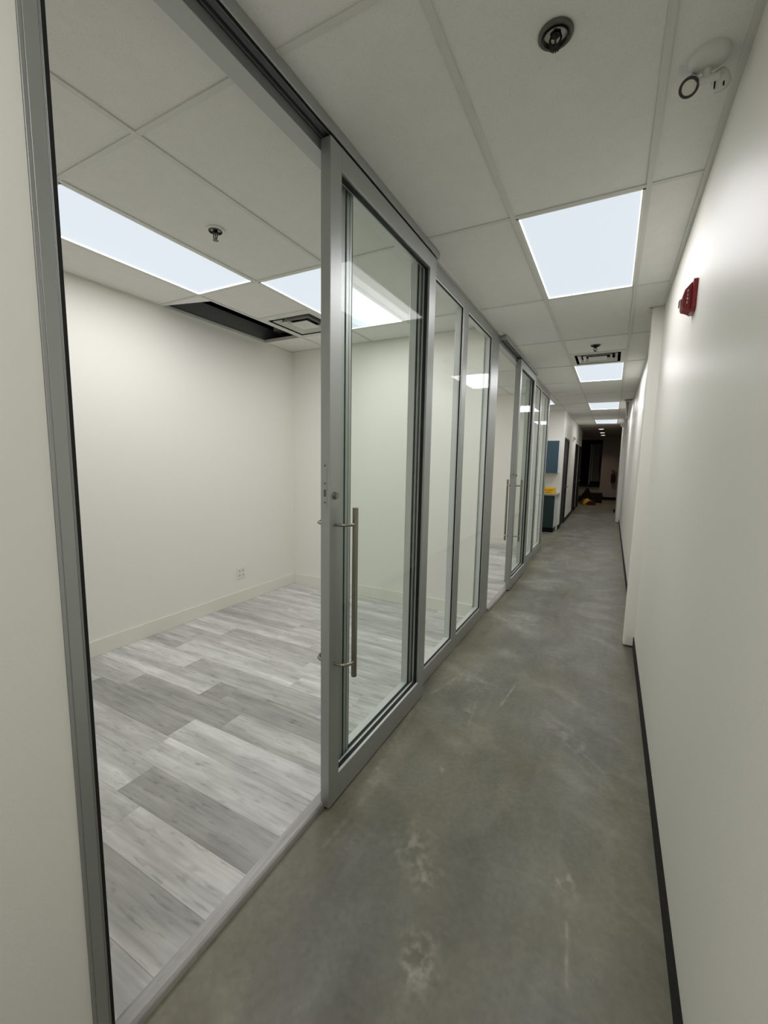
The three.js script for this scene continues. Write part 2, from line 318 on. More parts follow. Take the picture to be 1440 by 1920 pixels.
// ------------------------------------------------------------------ LED ceiling panels
function panel(k, j, name, radiance, label, group) {
  const x0 = Math.max(GX(k - 1), RX) + 0.012, x1 = GX(k) - 0.012, a = GD(j) + 0.012, b = GD(j + 1) - 0.012, cx = (x0 + x1) / 2, cd = (a + b) / 2;
  const t = thing('ceiling_light', label, 'ceiling light', [cx, CEIL, cd], null, group ?? (name === 'corridor' ? 'LED panels along the corridor ceiling' : name === 'office' ? 'LED panels in the glazed offices' : undefined));
  const f = 0.012;
  part(t, 'frame', [box(x0, x1, CEIL, CEIL + 0.02, a, a + f), box(x0, x1, CEIL, CEIL + 0.02, b - f, b), box(x0, x0 + f, CEIL, CEIL + 0.02, a, b), box(x1 - f, x1, CEIL, CEIL + 0.02, a, b), box(x0, x1, CEIL + 0.02, CEIL + 0.045, a, b)], M.trimWhite);
  part(t, 'diffuser', box(x0 + f, x1 - f, CEIL + 0.008, CEIL + 0.016, a + f, b - f), M.diffuser);
  const r = 0.006;
  part(t, 'bright_rim', [box(x0 + f, x1 - f, CEIL + 0.006, CEIL + 0.009, a + f, a + f + r), box(x0 + f, x1 - f, CEIL + 0.006, CEIL + 0.009, b - f - r, b - f), box(x0 + f, x0 + f + r, CEIL + 0.006, CEIL + 0.009, a + f, b - f), box(x1 - f - r, x1 - f, CEIL + 0.006, CEIL + 0.009, a + f, b - f)], M.diffuserRim);
  const l = new THREE.RectAreaLight(PANEL_COLOR, radiance, x1 - x0 - 2 * f, b - a - 2 * f);
  l.name = numbered('panel_lamp'); l.position.set(cx, CEIL + 0.004, -cd); l.rotation.x = -Math.PI / 2; scene.add(l);
  return t;
}
panel(1, 0, 'corridor', PANEL_CORRIDOR * 0.88, 'large nearest LED ceiling panel over the corridor by the fire alarm');
panel(1, 3, 'corridor', PANEL_CORRIDOR * 1.12, 'second LED ceiling panel down the corridor, just past the square vent');
panel(1, 6, 'corridor', PANEL_CORRIDOR * 1.05, 'third LED ceiling panel down the corridor, beside the white wedge fixture');
panel(1, 9, 'corridor', PANEL_CORRIDOR * 0.8, 'fourth and farthest LED ceiling panel, before the round downlights');
panel(1, -3, 'corridor', PANEL_CORRIDOR, 'LED ceiling panel over the corridor behind the viewer');
panel(-3, -1, 'office', PANEL_ROOM, 'long LED ceiling panel in the first office by the left jamb');
panel(-2, 0, 'office', PANEL_ROOM, 'LED ceiling panel in the first office seen partly through the door glass');
panel(-3, 2, 'office', PANEL_ROOM, 'LED ceiling panel in the second office nearer its doorway');
panel(-4, 3, 'office', PANEL_ROOM, 'LED ceiling panel in the far corner of the second office');
panel(-1, 5, 'alcove', PANEL_CORRIDOR * 0.8, 'LED ceiling panel over the kitchenette alcove past the glass partition');

// ------------------------------------------------------------------ glazed partitions
// outline frame of a glazing opening: gasket and recessed bead round a pane
function glazed(t, a, b, y0, y1, xg, xf) {
  const s = 0.012;
  part(t, 'glazing_bead', [box(xg - 0.05, xf - 0.006, y0, y0 + s, a, b), box(xg - 0.05, xf - 0.006, y1 - s, y1, a, b), box(xg - 0.05, xf - 0.006, y0 + s, y1 - s, a, a + s), box(xg - 0.05, xf - 0.006, y0 + s, y1 - s, b - s, b)], M.aluLedge);
  const a2 = a + s, b2 = b - s, c = y0 + s, e = y1 - s, k = 0.006;
  part(t, 'gasket', [box(xg - 0.005, xg + 0.006, c, c + k, a2, b2), box(xg - 0.005, xg + 0.006, e - k, e, a2, b2), box(xg - 0.005, xg + 0.006, c + k, e - k, a2, a2 + k), box(xg - 0.005, xg + 0.006, c + k, e - k, b2 - k, b2)], M.gasket, 'black rubber glazing gasket');
  const m = part(t, 'pane', box(xg - 0.003, xg + 0.003, c, e, a2, b2), M.glass, 'clear glass pane'); m.castShadow = false;
}
function partition(name, label, posts, panes, head0, head1) {
  const t = thing(name, label, 'glass partition', [XF, 0, head0], 'structure');
  for (const [a, b] of posts) part(t, 'post', box(XB, XF, 0, CEIL, a, b, 0.003), M.alu);
  for (const [a, b] of panes) {
    part(t, 'base_rail', [box(XB, XF, 0.006, 0.118, a, b, 0.002)], M.alu);
    part(t, 'head_rail', [box(XB, XF, 2.80, CEIL + 0.01, a, b, 0.002)], M.alu);
    glazed(t, a, b, 0.118, 2.80, -1.102, XF);
  }
  return t;
}
const w1 = partition('window_1', 'first aluminium framed glass partition with two clear panes beside the sliding door', [[1.60, 1.69], [2.46, 2.69], [3.30, 3.41], [4.17, 4.45]], [[1.69, 2.46], [2.69, 3.30], [3.41, 4.17]], 1.6);
for (const [a, b] of [[1.640, 1.648], [2.600, 2.606]]) part(w1, 'brush_seal', box(XF - 0.002, XF + 0.002, 0.01, 2.80, a, b), M.gasket, 'black brush seal on the post face');
part(w1, 'post_groove', box(XF - 0.002, XF + 0.0006, 0.01, 2.80, 1.672, 1.675), M.aluDark);
const w2 = partition('window_2', 'second aluminium framed glass partition farther down before the kitchenette', [[5.62, 5.71], [6.40, 6.60], [7.36, 7.46], [8.32, 8.45]], [[5.71, 6.40], [6.60, 7.36], [7.46, 8.32]], 5.62);
part(w1, 'opening_head', box(XB, XF, 2.806, CEIL + 0.01, 0.46, 1.60, 0.002), M.alu);
part(w2, 'opening_head', box(XB, XF, 2.806, CEIL + 0.01, 4.45, 5.62, 0.002), M.alu);
part(w2, 'brush_seal', box(XF - 0.002, XF + 0.002, 0.01, 2.80, 5.655, 5.663), M.gasket, 'black brush seal on the post face');
part(w2, 'kick_plate', box(-1.15, -1.095, 0, 0.12, 8.452, 8.462), M.blackBase);
// receiving jamb at the left edge of the picture: grooved face, bright bead, black seal
const jamb = thing('door_jamb', 'dark grey aluminium door jamb with a black seal strip at the left edge', 'door jamb', [-1.05, 0, 0.46], 'structure');
part(jamb, 'jamb_face', [box(-1.16, -1.041, 0, CEIL, 0.4585, 0.4655, 0.001), box(-1.16, -1.0425, 0, CEIL, 0.465, 0.4675), box(-1.16, -1.041, 0, CEIL, 0.467, 0.4935, 0.001)], M.alu);
part(jamb, 'seal_bead', [box(-1.16, -1.042, 0, CEIL, 0.4945, 0.4965, 0.0008), box(-1.16, -1.0435, 0, CEIL, 0.4935, 0.4945), box(-1.16, -1.042, 0, CEIL, 0.4970, 0.4990, 0.0008)], M.alu);
part(jamb, 'seal_strip', box(-1.15, -1.043, 0, CEIL, 0.4990, 0.508, 0.002), M.gasket, 'black rubber seal strip');

// door track boxes fixed to the heads
function track(a, b, label) {
  const t = thing('door_track', label, 'door track', [-1.06, 2.84, a], 'structure');
  part(t, 'fascia', [box(-1.036, -1.029, 2.846, CEIL + 0.004, a, b, 0.0015), box(-1.09, -1.036, 2.874, CEIL + 0.004, a, b)], M.alu);
  part(t, 'rail', [box(-1.052, -1.046, 2.846, 2.874, a + 0.004, b - 0.004, 0.001), box(-1.073, -1.056, 2.850, 2.858, a + 0.004, b - 0.004, 0.001), box(-1.083, -1.078, 2.842, 2.874, a + 0.004, b - 0.004, 0.001)], M.aluDark);
  part(t, 'track_recess', box(-1.089, -1.037, 2.862, 2.874, a + 0.004, b - 0.004), M.voidBlack);
  return t;
}
track(0.46, 2.60, 'long aluminium overhead track carrying the near sliding door');
const tk2 = track(4.46, 6.50, 'short aluminium overhead track carrying the farther sliding door');
part(tk2, 'end_cap', box(-1.09, -1.031, 2.836, 2.878, 4.455, 4.461, 0.001), M.alu);
part(tk2, 'corner_clip', box(-1.085, -1.05, CEIL - 0.012, CEIL - 0.001, 4.32, 4.42, 0.002), M.trimWhite);

// sliding doors
function slidingDoor(name, a, b, label) {
  const t = thing(name, label, 'sliding door', [-1.058, 0, a], 'structure', 'glass sliding doors'), X0 = -1.082, X1 = -1.035, y0 = 0.012, y1 = 2.838, st = 0.078, en = 0.096, tr = 0.086, br = 0.14;
  part(t, 'stile', box(X0, X1, y0, y1, a, a + st, 0.002), M.alu);
  part(t, 'stile', box(X0, X1, y0, y1, b - en, b, 0.002), M.alu);
  part(t, 'top_rail', box(X0, X1, y1 - tr, y1, a + st, b - en, 0.0015), M.alu);
  part(t, 'bottom_rail', box(X0, X1, y0, br, a + st, b - en, 0.0015), M.alu);
  part(t, 'glazing_stop', [box(X1 - 0.0155, X1 - 0.0015, br - 0.001, br + 0.0015, a + st, b - en), box(X0 + 0.0015, X0 + 0.0145, br - 0.001, br + 0.0015, a + st, b - en)], M.aluLedge, 'pale glazing ledge along the bottom rail');
  part(t, 'floor_guide', [box(-1.064, -1.054, 0.0, 0.014, a + 0.005, a + 0.06), box(-1.064, -1.054, 0.0, 0.014, b - 0.06, b - 0.005)], M.gasket);
  const p = a + st, q = b - en, c = br, e = y1 - tr, xg = -1.0585, k = 0.007;
  part(t, 'gasket', [box(xg - 0.009, xg + 0.009, c, c + k, p, q), box(xg - 0.009, xg + 0.009, e - k, e, p, q), box(xg - 0.009, xg + 0.009, c + k, e - k, p, p + k), box(xg - 0.009, xg + 0.009, c + k, e - k, q - k, q)], M.gasket, 'black rubber glazing gasket');
  part(t, 'pane', box(xg - 0.003, xg + 0.003, c, e, p, q), M.glass, 'clear glass pane').castShadow = false;
  // pull handles, one on each face
  for (const s of [1, -1]) {
    const xd = s > 0 ? X1 : X0, xb = xd + s * 0.062, db = a + 0.106, ds = a + 0.04;
    const h = part(t, 'pull_handle', cyl(xb, 1.016, db, 0.0127, 0.0127, 0.776, 'y', 28), M.steel, 'brushed steel pull handle');
    for (const y of [1.332, 0.700]) {
      const g = tube([[xd, y, ds], [xd + s * 0.028, y, ds + 0.002], [xd + s * 0.05, y, ds + 0.014], [xb, y, ds + 0.038], [xb, y, db]], 0.0075, 28, 12);
      g.translate(-t.position.x, -t.position.y, -t.position.z); const m = piece(h, 'handle_post', g, M.steel);
    }
    part(t, 'lock_cylinder', [cyl(xd + s * 0.005, 1.458, a + 0.040, 0.0165, 0.0175, 0.010, 'x', 28), cyl(xd + s * 0.011, 1.458, a + 0.040, 0.0115, 0.0125, 0.004, 'x', 24)], M.steel, 'round steel lock cylinder');
  }
  const lp = part(t, 'lock_plate', box(-1.068, -1.049, 1.405, 1.60, a - 0.0015, a + 0.004, 0.001), M.alu);
  for (const y of [1.585, 1.51, 1.43]) { const g = cyl(-1.0585, y, a - 0.002, 0.004, 0.004, 0.002, 'z', 14); g.translate(-t.position.x, -t.position.y, -t.position.z); piece(lp, 'screw', g, M.aluDark); }
  const sl = box(-1.064, -1.053, 1.455, 1.485, a - 0.0025, a, 0); sl.translate(-t.position.x, -t.position.y, -t.position.z); piece(lp, 'latch_slot', sl, M.aluDark);
  return t;
}
slidingDoor('door_1', 1.452, 2.562, 'near aluminium framed glass sliding door standing open on the corridor');
slidingDoor('door_2', 5.33, 6.44, 'farther aluminium framed glass sliding door beyond the first partition');

// ------------------------------------------------------------------ small ceiling things
function sprinkler(x, d, label, mat, ring, lift) {              // lift: how far the head sits up in its cup
  const t = thing('sprinkler', label, 'sprinkler', [x, CEIL, d], null, 'pendent fire sprinklers'), C = CEIL + lift;
  part(t, 'escutcheon', lathe([[0.050, 0.004], [0.050, -0.002], [0.044, -0.006], [0.037, -0.004], [0.035, 0.0]], x, CEIL, d, 40), ring);
  part(t, 'cup', lathe([[0.035, -0.009], [0.037, -0.008], [0.0365, 0.03], [0.006, 0.032], [0.006, 0.030], [0.033, 0.028], [0.033, -0.008], [0.035, -0.009]], x, CEIL, d, 40), mat);
  part(t, 'body', [cyl(x, C - 0.006, d, 0.014, 0.012, 0.040), cyl(x, C - 0.020, d, 0.017, 0.017, 0.006, 'y', 6)], mat);
  for (const s of [-1, 1]) part(t, 'frame_arm', tube([[x + s * 0.011, C - 0.022, d], [x + s * 0.016, C - 0.034, d], [x + s * 0.011, C - 0.048, d], [x, C - 0.056, d]], 0.0032, 16, 8), mat);
  part(t, 'bulb', cyl(x, C - 0.036, d, 0.0028, 0.0028, 0.026, 'y', 10), M.darkGrey, 'thin glass bulb');
  const g = [cyl(x, C - 0.058, d, 0.009, 0.009, 0.003)];
  for (let i = 0; i < 12; i++) { const a = i / 12 * Math.PI * 2, b = new THREE.BoxGeometry(0.008, 0.0016, 0.0045).toNonIndexed(); b.translate(0.0115, 0, 0); b.rotateY(a); b.translate(x, C - 0.059, -d); g.push(b); }
  part(t, 'deflector', g, mat);
}
const bronze = std(0x3b3b37, 0.3, 0.85), ringGrey = std(0x5c5d58, 0.4, 0.3), nickel = std(0x62625e, 0.25, 0.9);
sprinkler(-0.243, 1.491, 'big dark sprinkler head nearest the viewer on the corridor ceiling', bronze, ringGrey, 0.024);
sprinkler(-0.252, 5.251, 'small dark sprinkler head in front of the square corridor vent', bronze, nickel, 0.0);
sprinkler(-2.073, 1.797, 'shiny sprinkler head with a white ring on the office ceiling', nickel, M.trimWhite, 0.006);

// square stepped diffusers
function vent(x0, x1, a, b, label) {
  const t = thing('air_vent', label, 'air vent', [(x0 + x1) / 2, CEIL, (a + b) / 2], null, 'square ceiling vents');
  const cx = (x0 + x1) / 2, cd = (a + b) / 2, w = (x1 - x0) / 2, l = (b - a) / 2;
  const ring = (s0, s1, ya, yb) => {                          // sloped square ring, s in share of half size
    const g = new THREE.BufferGeometry(), P = [], q = (s, y, i) => [cx + [-1, 1, 1, -1][i] * w * s, y, -(cd + [-1, -1, 1, 1][i] * l * s)];
    for (let i = 0; i < 4; i++) { const n = (i + 1) % 4, A = q(s0, ya, i), B = q(s0, ya, n), C = q(s1, yb, n), D = q(s1, yb, i); P.push(...A, ...B, ...C, ...A, ...C, ...D); const up = v => [v[0], v[1] + 0.004, v[2]]; P.push(...up(A), ...up(C), ...up(B), ...up(A), ...up(D), ...up(C)); }
    g.setAttribute('position', new THREE.Float32BufferAttribute(P, 3)); g.setAttribute('uv', new THREE.Float32BufferAttribute(new Float32Array(P.length / 3 * 2), 2)); g.computeVertexNormals(); return g;
  };
  part(t, 'frame', [ring(1.02, 0.83, CEIL + 0.0005, CEIL - 0.002)], M.grid);
  part(t, 'louvre', [ring(0.72, 0.62, CEIL - 0.002, CEIL + 0.032)], M.grid);
  part(t, 'louvre', [ring(0.53, 0.44, CEIL - 0.002, CEIL + 0.032)], M.grid);
  part(t, 'centre_plate', box(cx - w * 0.34, cx + w * 0.34, CEIL - 0.003, CEIL + 0.003, cd - l * 0.34, cd + l * 0.34, 0.002), M.grid);
  part(t, 'louvre_bracket', [box(cx - w * 0.8, cx + w * 0.8, CEIL + 0.03, CEIL + 0.034, cd - 0.008, cd + 0.008)], M.darkGrey);
  part(t, 'duct_box', [box(x0 + 0.02, x1 - 0.02, CEIL + 0.10, CEIL + 0.11, a + 0.02, b - 0.02), box(x0 + 0.02, x0 + 0.03, CEIL + 0.005, CEIL + 0.1, a + 0.02, b - 0.02), box(x1 - 0.03, x1 - 0.02, CEIL + 0.005, CEIL + 0.1, a + 0.02, b - 0.02), box(x0 + 0.02, x1 - 0.02, CEIL + 0.005, CEIL + 0.1, a + 0.02, a + 0.03), box(x0 + 0.02, x1 - 0.02, CEIL + 0.005, CEIL + 0.1, b - 0.03, b - 0.02)], M.voidBlack);
}
vent(GX(0) + 0.012, GX(1) - 0.012, GD(2) + 0.6295 + 0.012, GD(3) - 0.012, 'square stepped air vent in the corridor ceiling before the second light');
vent(GX(-4) + 0.012, GX(-3) - 0.012, GD(0) + 0.6295 + 0.012, GD(1) - 0.012, 'square stepped air vent in the office ceiling beside the open hole');

// twin-head emergency light on the narrow tile beside the right wall
{
  const x = 0.175, d = 1.80, t = thing('emergency_light', 'white twin-head emergency light on the ceiling at upper right', 'emergency light', [x, CEIL, d]);
  part(t, 'canopy', lathe([[0, -0.020], [0.035, -0.019], [0.052, -0.010], [0.056, 0.002], [0.056, 0.006]], x, CEIL, d - 0.02, 40), M.plastic);
  part(t, 'neck', [cyl(x, CEIL - 0.030, d + 0.005, 0.012, 0.012, 0.035), cyl(x, CEIL - 0.046, d + 0.005, 0.011, 0.011, 0.07, 'x')], M.plastic);
  const head = (hx, hd, ry, rx) => {
    const at = g => { g.rotateX(rx); g.rotateY(ry); g.translate(hx, CEIL - 0.052, -hd); return g; };
    const shell = new THREE.LatheGeometry([[0, 0.045], [0.016, 0.043], [0.024, 0.03], [0.028, 0.006], [0.028, -0.002]].map(p => new THREE.Vector2(...p)), 32).toNonIndexed();
    const s = part(t, 'lamp_head', at(shell), M.plastic);
    const put = g => { g.translate(-t.position.x, -t.position.y, -t.position.z); return g; };
    piece(s, 'lens_ring', put(at(new THREE.TorusGeometry(0.0235, 0.0045, 10, 36).rotateX(Math.PI / 2).toNonIndexed())), M.darkGrey);
    piece(s, 'lens', put(at(new THREE.CylinderGeometry(0.021, 0.021, 0.004, 32).toNonIndexed())), M.trimWhite);
  };
  head(x - 0.045, d + 0.006, -0.25, -0.75);
  head(x + 0.045, d + 0.045, -0.35, 1.0);
  part(t, 'vent_slot', [box(x + 0.022, x + 0.026, CEIL - 0.075, CEIL - 0.045, d + 0.012, d + 0.015), box(x + 0.046, x + 0.050, CEIL - 0.072, CEIL - 0.044, d + 0.014, d + 0.017)], M.voidBlack);
}
// slender wedge hanging from the ceiling down the corridor
{
  const t = thing('hanging_bracket', 'white wedge-shaped fixture hanging from the ceiling close to the right wall', 'fixture', [0.20, CEIL, 9.8]);
  part(t, 'ceiling_plate', box(0.13, 0.262, CEIL - 0.012, CEIL, 9.72, 9.88, 0.003), M.plasticGrey);
  const s = new THREE.Shape([[-0.055, 0], [0.055, 0], [0.022, -0.33], [-0.018, -0.33]].map(p => new THREE.Vector2(...p)));
  const g = new THREE.ExtrudeGeometry(s, { depth: 0.05, bevelEnabled: true, bevelSize: 0.003, bevelThickness: 0.003, bevelSegments: 2 }); g.translate(0.195, CEIL - 0.012, -9.83);
  part(t, 'body', boxUV(g), M.plastic);
  part(t, 'face_panel', (() => { const q = new THREE.Shape([[-0.035, -0.02], [0.01, -0.02], [-0.002, -0.31], [-0.016, -0.31]].map(p => new THREE.Vector2(...p))); const e = new THREE.ExtrudeGeometry(q, { depth: 0.004, bevelEnabled: false }); e.translate(0.195, CEIL - 0.012, -9.775); return boxUV(e); })(), M.plasticGrey);
}

// ------------------------------------------------------------------ things on the walls
function letters(w, h, draw) { const c = document.createElement('canvas'); c.width = w; c.height = h; draw(c.getContext('2d'), w, h); const t = new THREE.CanvasTexture(c); t.colorSpace = THREE.SRGBColorSpace; return t; }
function printed(x0, x1, y0, y1, d, tex, rough) {              // thin plate facing the viewer with its print on the front
  const g = new THREE.BoxGeometry(x1 - x0, y1 - y0, 0.0012); g.translate((x0 + x1) / 2, (y0 + y1) / 2, -d); return [g.toNonIndexed(), std(0xffffff, rough, 0, { map: tex })];
}
{ // red horn strobe
  const d = 2.435, y = 2.318, t = thing('fire_alarm', 'red fire alarm horn strobe on the right wall', 'fire alarm', [XR, y, d]);
  const sh = new THREE.Shape([[0, 0.014], [0.028, 0], [0.096, 0], [0.124, 0.014], [0.124, 0.132], [0, 0.132]].map(p => new THREE.Vector2(...p)));   // along d, up
  const g = new THREE.ExtrudeGeometry(sh, { depth: 0.014, bevelEnabled: true, bevelSize: 0.002, bevelThickness: 0.002, bevelSegments: 2 });
  g.rotateY(Math.PI / 2); g.translate(XR - 0.016, y, -d); part(t, 'back_plate', boxUV(g), M.red);
  // body: stepped wedge standing out from the plate
  const prof = new THREE.Shape([[0, 0.004], [0.014, 0.012], [0.026, 0.016], [0.030, 0.026], [0.030, 0.068], [0.024, 0.092], [0.014, 0.104], [0.003, 0.118], [0, 0.120]].map(p => new THREE.Vector2(...p)));    // out from the wall, up
  const e = new THREE.ExtrudeGeometry(prof, { depth: 0.088, bevelEnabled: true, bevelSize: 0.002, bevelThickness: 0.002, bevelSegments: 2 });
  e.scale(-1, 1, 1); const q = e.toNonIndexed(), ps = q.attributes.position; for (let i = 0; i < ps.count; i += 3) { const A = [ps.getX(i), ps.getY(i), ps.getZ(i)]; ps.setXYZ(i, ps.getX(i + 1), ps.getY(i + 1), ps.getZ(i + 1)); ps.setXYZ(i + 1, ...A); } q.computeVertexNormals();
  q.translate(XR - 0.020, y + 0.004, -(d + 0.106)); part(t, 'body', boxUV(q), M.red);
  const tex = letters(64, 256, (c, w, h) => { c.fillStyle = '#7d0c12'; c.fillRect(0, 0, w, h); c.fillStyle = '#f0e6dc'; c.font = 'bold 56px sans-serif'; c.textAlign = 'center'; c.textBaseline = 'middle'; ['F', 'I', 'R', 'E'].forEach((l, i) => c.fillText(l, w / 2, 34 + i * 63)); });
  part(t, 'lettering', ...printed(XR - 0.041, XR - 0.027, y + 0.030, y + 0.098, d + 0.0150, tex, 0.4), 'white letters FIRE down the red side');
  part(t, 'strobe_lens', [cyl(XR - 0.054, y + 0.050, d + 0.062, 0.010, 0.014, 0.010, 'x', 20), box(XR - 0.062, XR - 0.051, y + 0.034, y + 0.066, d + 0.045, d + 0.080, 0.004)], M.chrome, 'clear strobe lens');
}
{ // outlet
  const d = 3.19, y = 0.30, t = thing('power_outlet', 'white double power outlet low on the office wall', 'outlet', [RX, y, d]);
  part(t, 'cover_plate', box(RX, RX + 0.006, y, y + 0.125, d, d + 0.122, 0.003), M.trimWhite);
  for (const k of [0, 1]) for (const j of [0, 1]) {
    const c = d + 0.036 + k * 0.050, e = y + 0.038 + j * 0.049, s = part(t, 'receptacle', box(RX + 0.004, RX + 0.0085, e - 0.017, e + 0.017, c - 0.017, c + 0.017, 0.004), M.plastic);
    const g = merge([box(RX + 0.008, RX + 0.0092, e - 0.004, e + 0.010, c - 0.009, c - 0.006), box(RX + 0.008, RX + 0.0092, e - 0.004, e + 0.010, c + 0.006, c + 0.009), cyl(RX + 0.0086, e - 0.010, c, 0.0035, 0.0035, 0.0012, 'x', 12)]);
    g.translate(-t.position.x, -t.position.y, -t.position.z); piece(s, 'slot', g, M.darkGrey);
  }
}
{ // white strobe above the black doors
  const d = 13.84, y = 2.367, t = thing('wall_strobe', 'small white strobe on the left wall above the black doors', 'strobe', [XL, y, d], null, 'white wall strobes');
  part(t, 'base', box(XL, XL + 0.03, y - 0.09, y + 0.05, d - 0.07, d + 0.07, 0.006), M.plastic);
  part(t, 'dome', lathe([[0, 0.05], [0.03, 0.045], [0.045, 0.02], [0.048, 0]], 0, 0, 0).rotateZ(-Math.PI / 2).translate(XL + 0.03, y, -d), M.plastic);
}
{ // second white strobe, on the far column
  const d = 13.46, y = 2.70, t = thing('wall_strobe', 'small round white strobe beside the far column on the right', 'strobe', [0.19, y, d], null, 'white wall strobes');
  part(t, 'base', box(0.172, 0.192, y - 0.06, y + 0.06, d, d + 0.1, 0.006), M.plastic);
  part(t, 'dome', lathe([[0, 0.05], [0.03, 0.045], [0.05, 0.02], [0.054, 0]], 0, 0, 0).rotateZ(Math.PI / 2).translate(0.172, y, -(d + 0.05)), M.plastic);
}

// ------------------------------------------------------------------ black doors in the left wall
DOORS.forEach(([a, b], i) => {
  const t = thing('door_' + (i + 3), ['nearest flush black door on the left wall past the kitchenette', 'middle flush black door on the left wall, with a bright lever', 'farthest flush black door on the left wall before the dark end'][i], 'door', [XL, 0, a], 'structure', 'black doors in the left wall');
  part(t, 'leaf', box(XL - 0.06, XL - 0.015, 0.01, 2.21, a + 0.05, b - 0.05, 0.002), M.blackDoor);
  part(t, 'door_frame', [box(XL - 0.12, XL + 0.012, 0, 2.26, a, a + 0.05, 0.003), box(XL - 0.12, XL + 0.012, 0, 2.26, b - 0.05, b, 0.003), box(XL - 0.12, XL + 0.012, 2.21, 2.26, a + 0.05, b - 0.05, 0.003)], M.blackDoor);
  part(t, 'backing', box(XL - 0.12, XL - 0.1, 0, 2.25, a + 0.01, b - 0.01), M.voidBlack);
  part(t, 'door_handle', [cyl(XL + 0.0, 1.0, b - 0.11, 0.026, 0.026, 0.03, 'x'), cyl(XL + 0.03, 1.0, b - 0.11, 0.010, 0.010, 0.05, 'x'), box(XL + 0.045, XL + 0.062, 0.99, 1.012, b - 0.23, b - 0.10, 0.006)], M.chrome, 'chrome lever handle');
  if (i !== 1) part(t, 'sign_plate', box(XL - 0.016, XL - 0.012, 1.62, 1.86, a + 0.45, a + 0.62, 0.001), M.darkGrey);
});

// ------------------------------------------------------------------ kitchenette in the alcove
{
  const t = thing('wall_cabinet', 'teal flat-front wall cabinet hung over the kitchenette counter', 'cabinet', [-1.9, 1.385, 11.08]);
  part(t, 'carcass', box(-2.75, -1.128, 1.385, 2.152, 10.80, 11.08, 0.002), M.cabinetSide);
  for (const [a, b] of [[-2.748, -2.21], [-2.206, -1.668], [-1.664, -1.130]]) part(t, 'cabinet_door', box(a, b, 1.387, 2.150, 10.78, 10.799, 0.002), M.teal);
  const l = thing('base_cabinet', 'dark green base cabinet under the kitchenette counter', 'cabinet', [-1.9, 0, 11.08]);
  part(l, 'carcass', box(-2.75, -1.118, 0.11, 0.868, 10.525, 11.05, 0.002), M.cabinetSide);
  for (const [a, b] of [[-2.748, -2.21], [-2.206, -1.668], [-1.664, -1.120]]) {
    const c = part(l, 'cabinet_door', box(a, b, 0.113, 0.866, 10.505, 10.524, 0.002), M.tealDark);
    const g = merge([box(b - 0.42, b - 0.28, 0.345, 0.357, 10.478, 10.488, 0.003), box(b - 0.415, b - 0.405, 0.345, 0.357, 10.486, 10.507), box(b - 0.295, b - 0.285, 0.345, 0.357, 10.486, 10.507)]); g.translate(-l.position.x, -l.position.y, -l.position.z); piece(c, 'pull', g, M.chrome);
  }
  part(l, 'toe_kick', box(-2.75, -1.125, 0, 0.11, 10.56, 11.05), M.voidBlack);
  solo('countertop', box(-2.78, -1.072, 0.87, 0.908, 10.475, 11.078, 0.004), M.counter, 'grey counter slab on the green base cabinet', 'countertop');
  const tex = letters(512, 256, (c, w, h) => {
    c.fillStyle = '#f0c414'; c.fillRect(0, 0, w, h); c.fillStyle = '#f3d64a'; c.fillRect(0, 0, w, 34);
    c.fillStyle = '#c01f12'; c.font = 'bold 118px sans-serif'; c.textAlign = 'center'; c.textBaseline = 'middle'; c.save(); c.transform(1, 0, -0.12, 1, 0, 0); c.fillText('HUSKY', w / 2 + 20, 112, w - 40); c.restore();
    c.fillStyle = '#4c5a12'; c.beginPath(); c.moveTo(40, 214); c.quadraticCurveTo(160, 168, 330, 196); c.quadraticCurveTo(390, 206, 440, 216); c.closePath(); c.fill();
  });
  const b = thing('carton', 'yellow carton with red HUSKY lettering on the kitchenette counter', 'box', [-1.27, 0.908, 10.65]);
  part(b, 'carton_body', box(-1.40, -1.135, 0.9085, 1.055, 10.60, 10.75, 0.002), M.yellow);
  part(b, 'front_print', ...printed(-1.398, -1.137, 0.911, 1.053, 10.5992, tex, 0.55), 'red HUSKY lettering on yellow');
}

// ------------------------------------------------------------------ dark far end
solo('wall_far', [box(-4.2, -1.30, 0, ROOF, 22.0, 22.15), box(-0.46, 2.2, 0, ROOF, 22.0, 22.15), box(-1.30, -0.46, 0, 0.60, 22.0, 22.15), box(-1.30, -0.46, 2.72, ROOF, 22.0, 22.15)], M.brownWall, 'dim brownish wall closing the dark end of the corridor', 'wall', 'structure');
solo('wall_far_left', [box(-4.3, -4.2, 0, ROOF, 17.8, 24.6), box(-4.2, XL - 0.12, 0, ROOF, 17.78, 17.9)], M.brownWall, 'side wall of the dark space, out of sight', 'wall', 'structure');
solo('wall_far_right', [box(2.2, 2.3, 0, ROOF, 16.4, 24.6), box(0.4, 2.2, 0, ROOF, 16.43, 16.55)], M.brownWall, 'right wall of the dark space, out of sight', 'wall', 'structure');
solo('wall_back_room', box(-4.2, 2.2, 0, ROOF, 24.5, 24.6), M.roomDark, 'black wall of the unlit room behind the far opening', 'wall', 'structure');
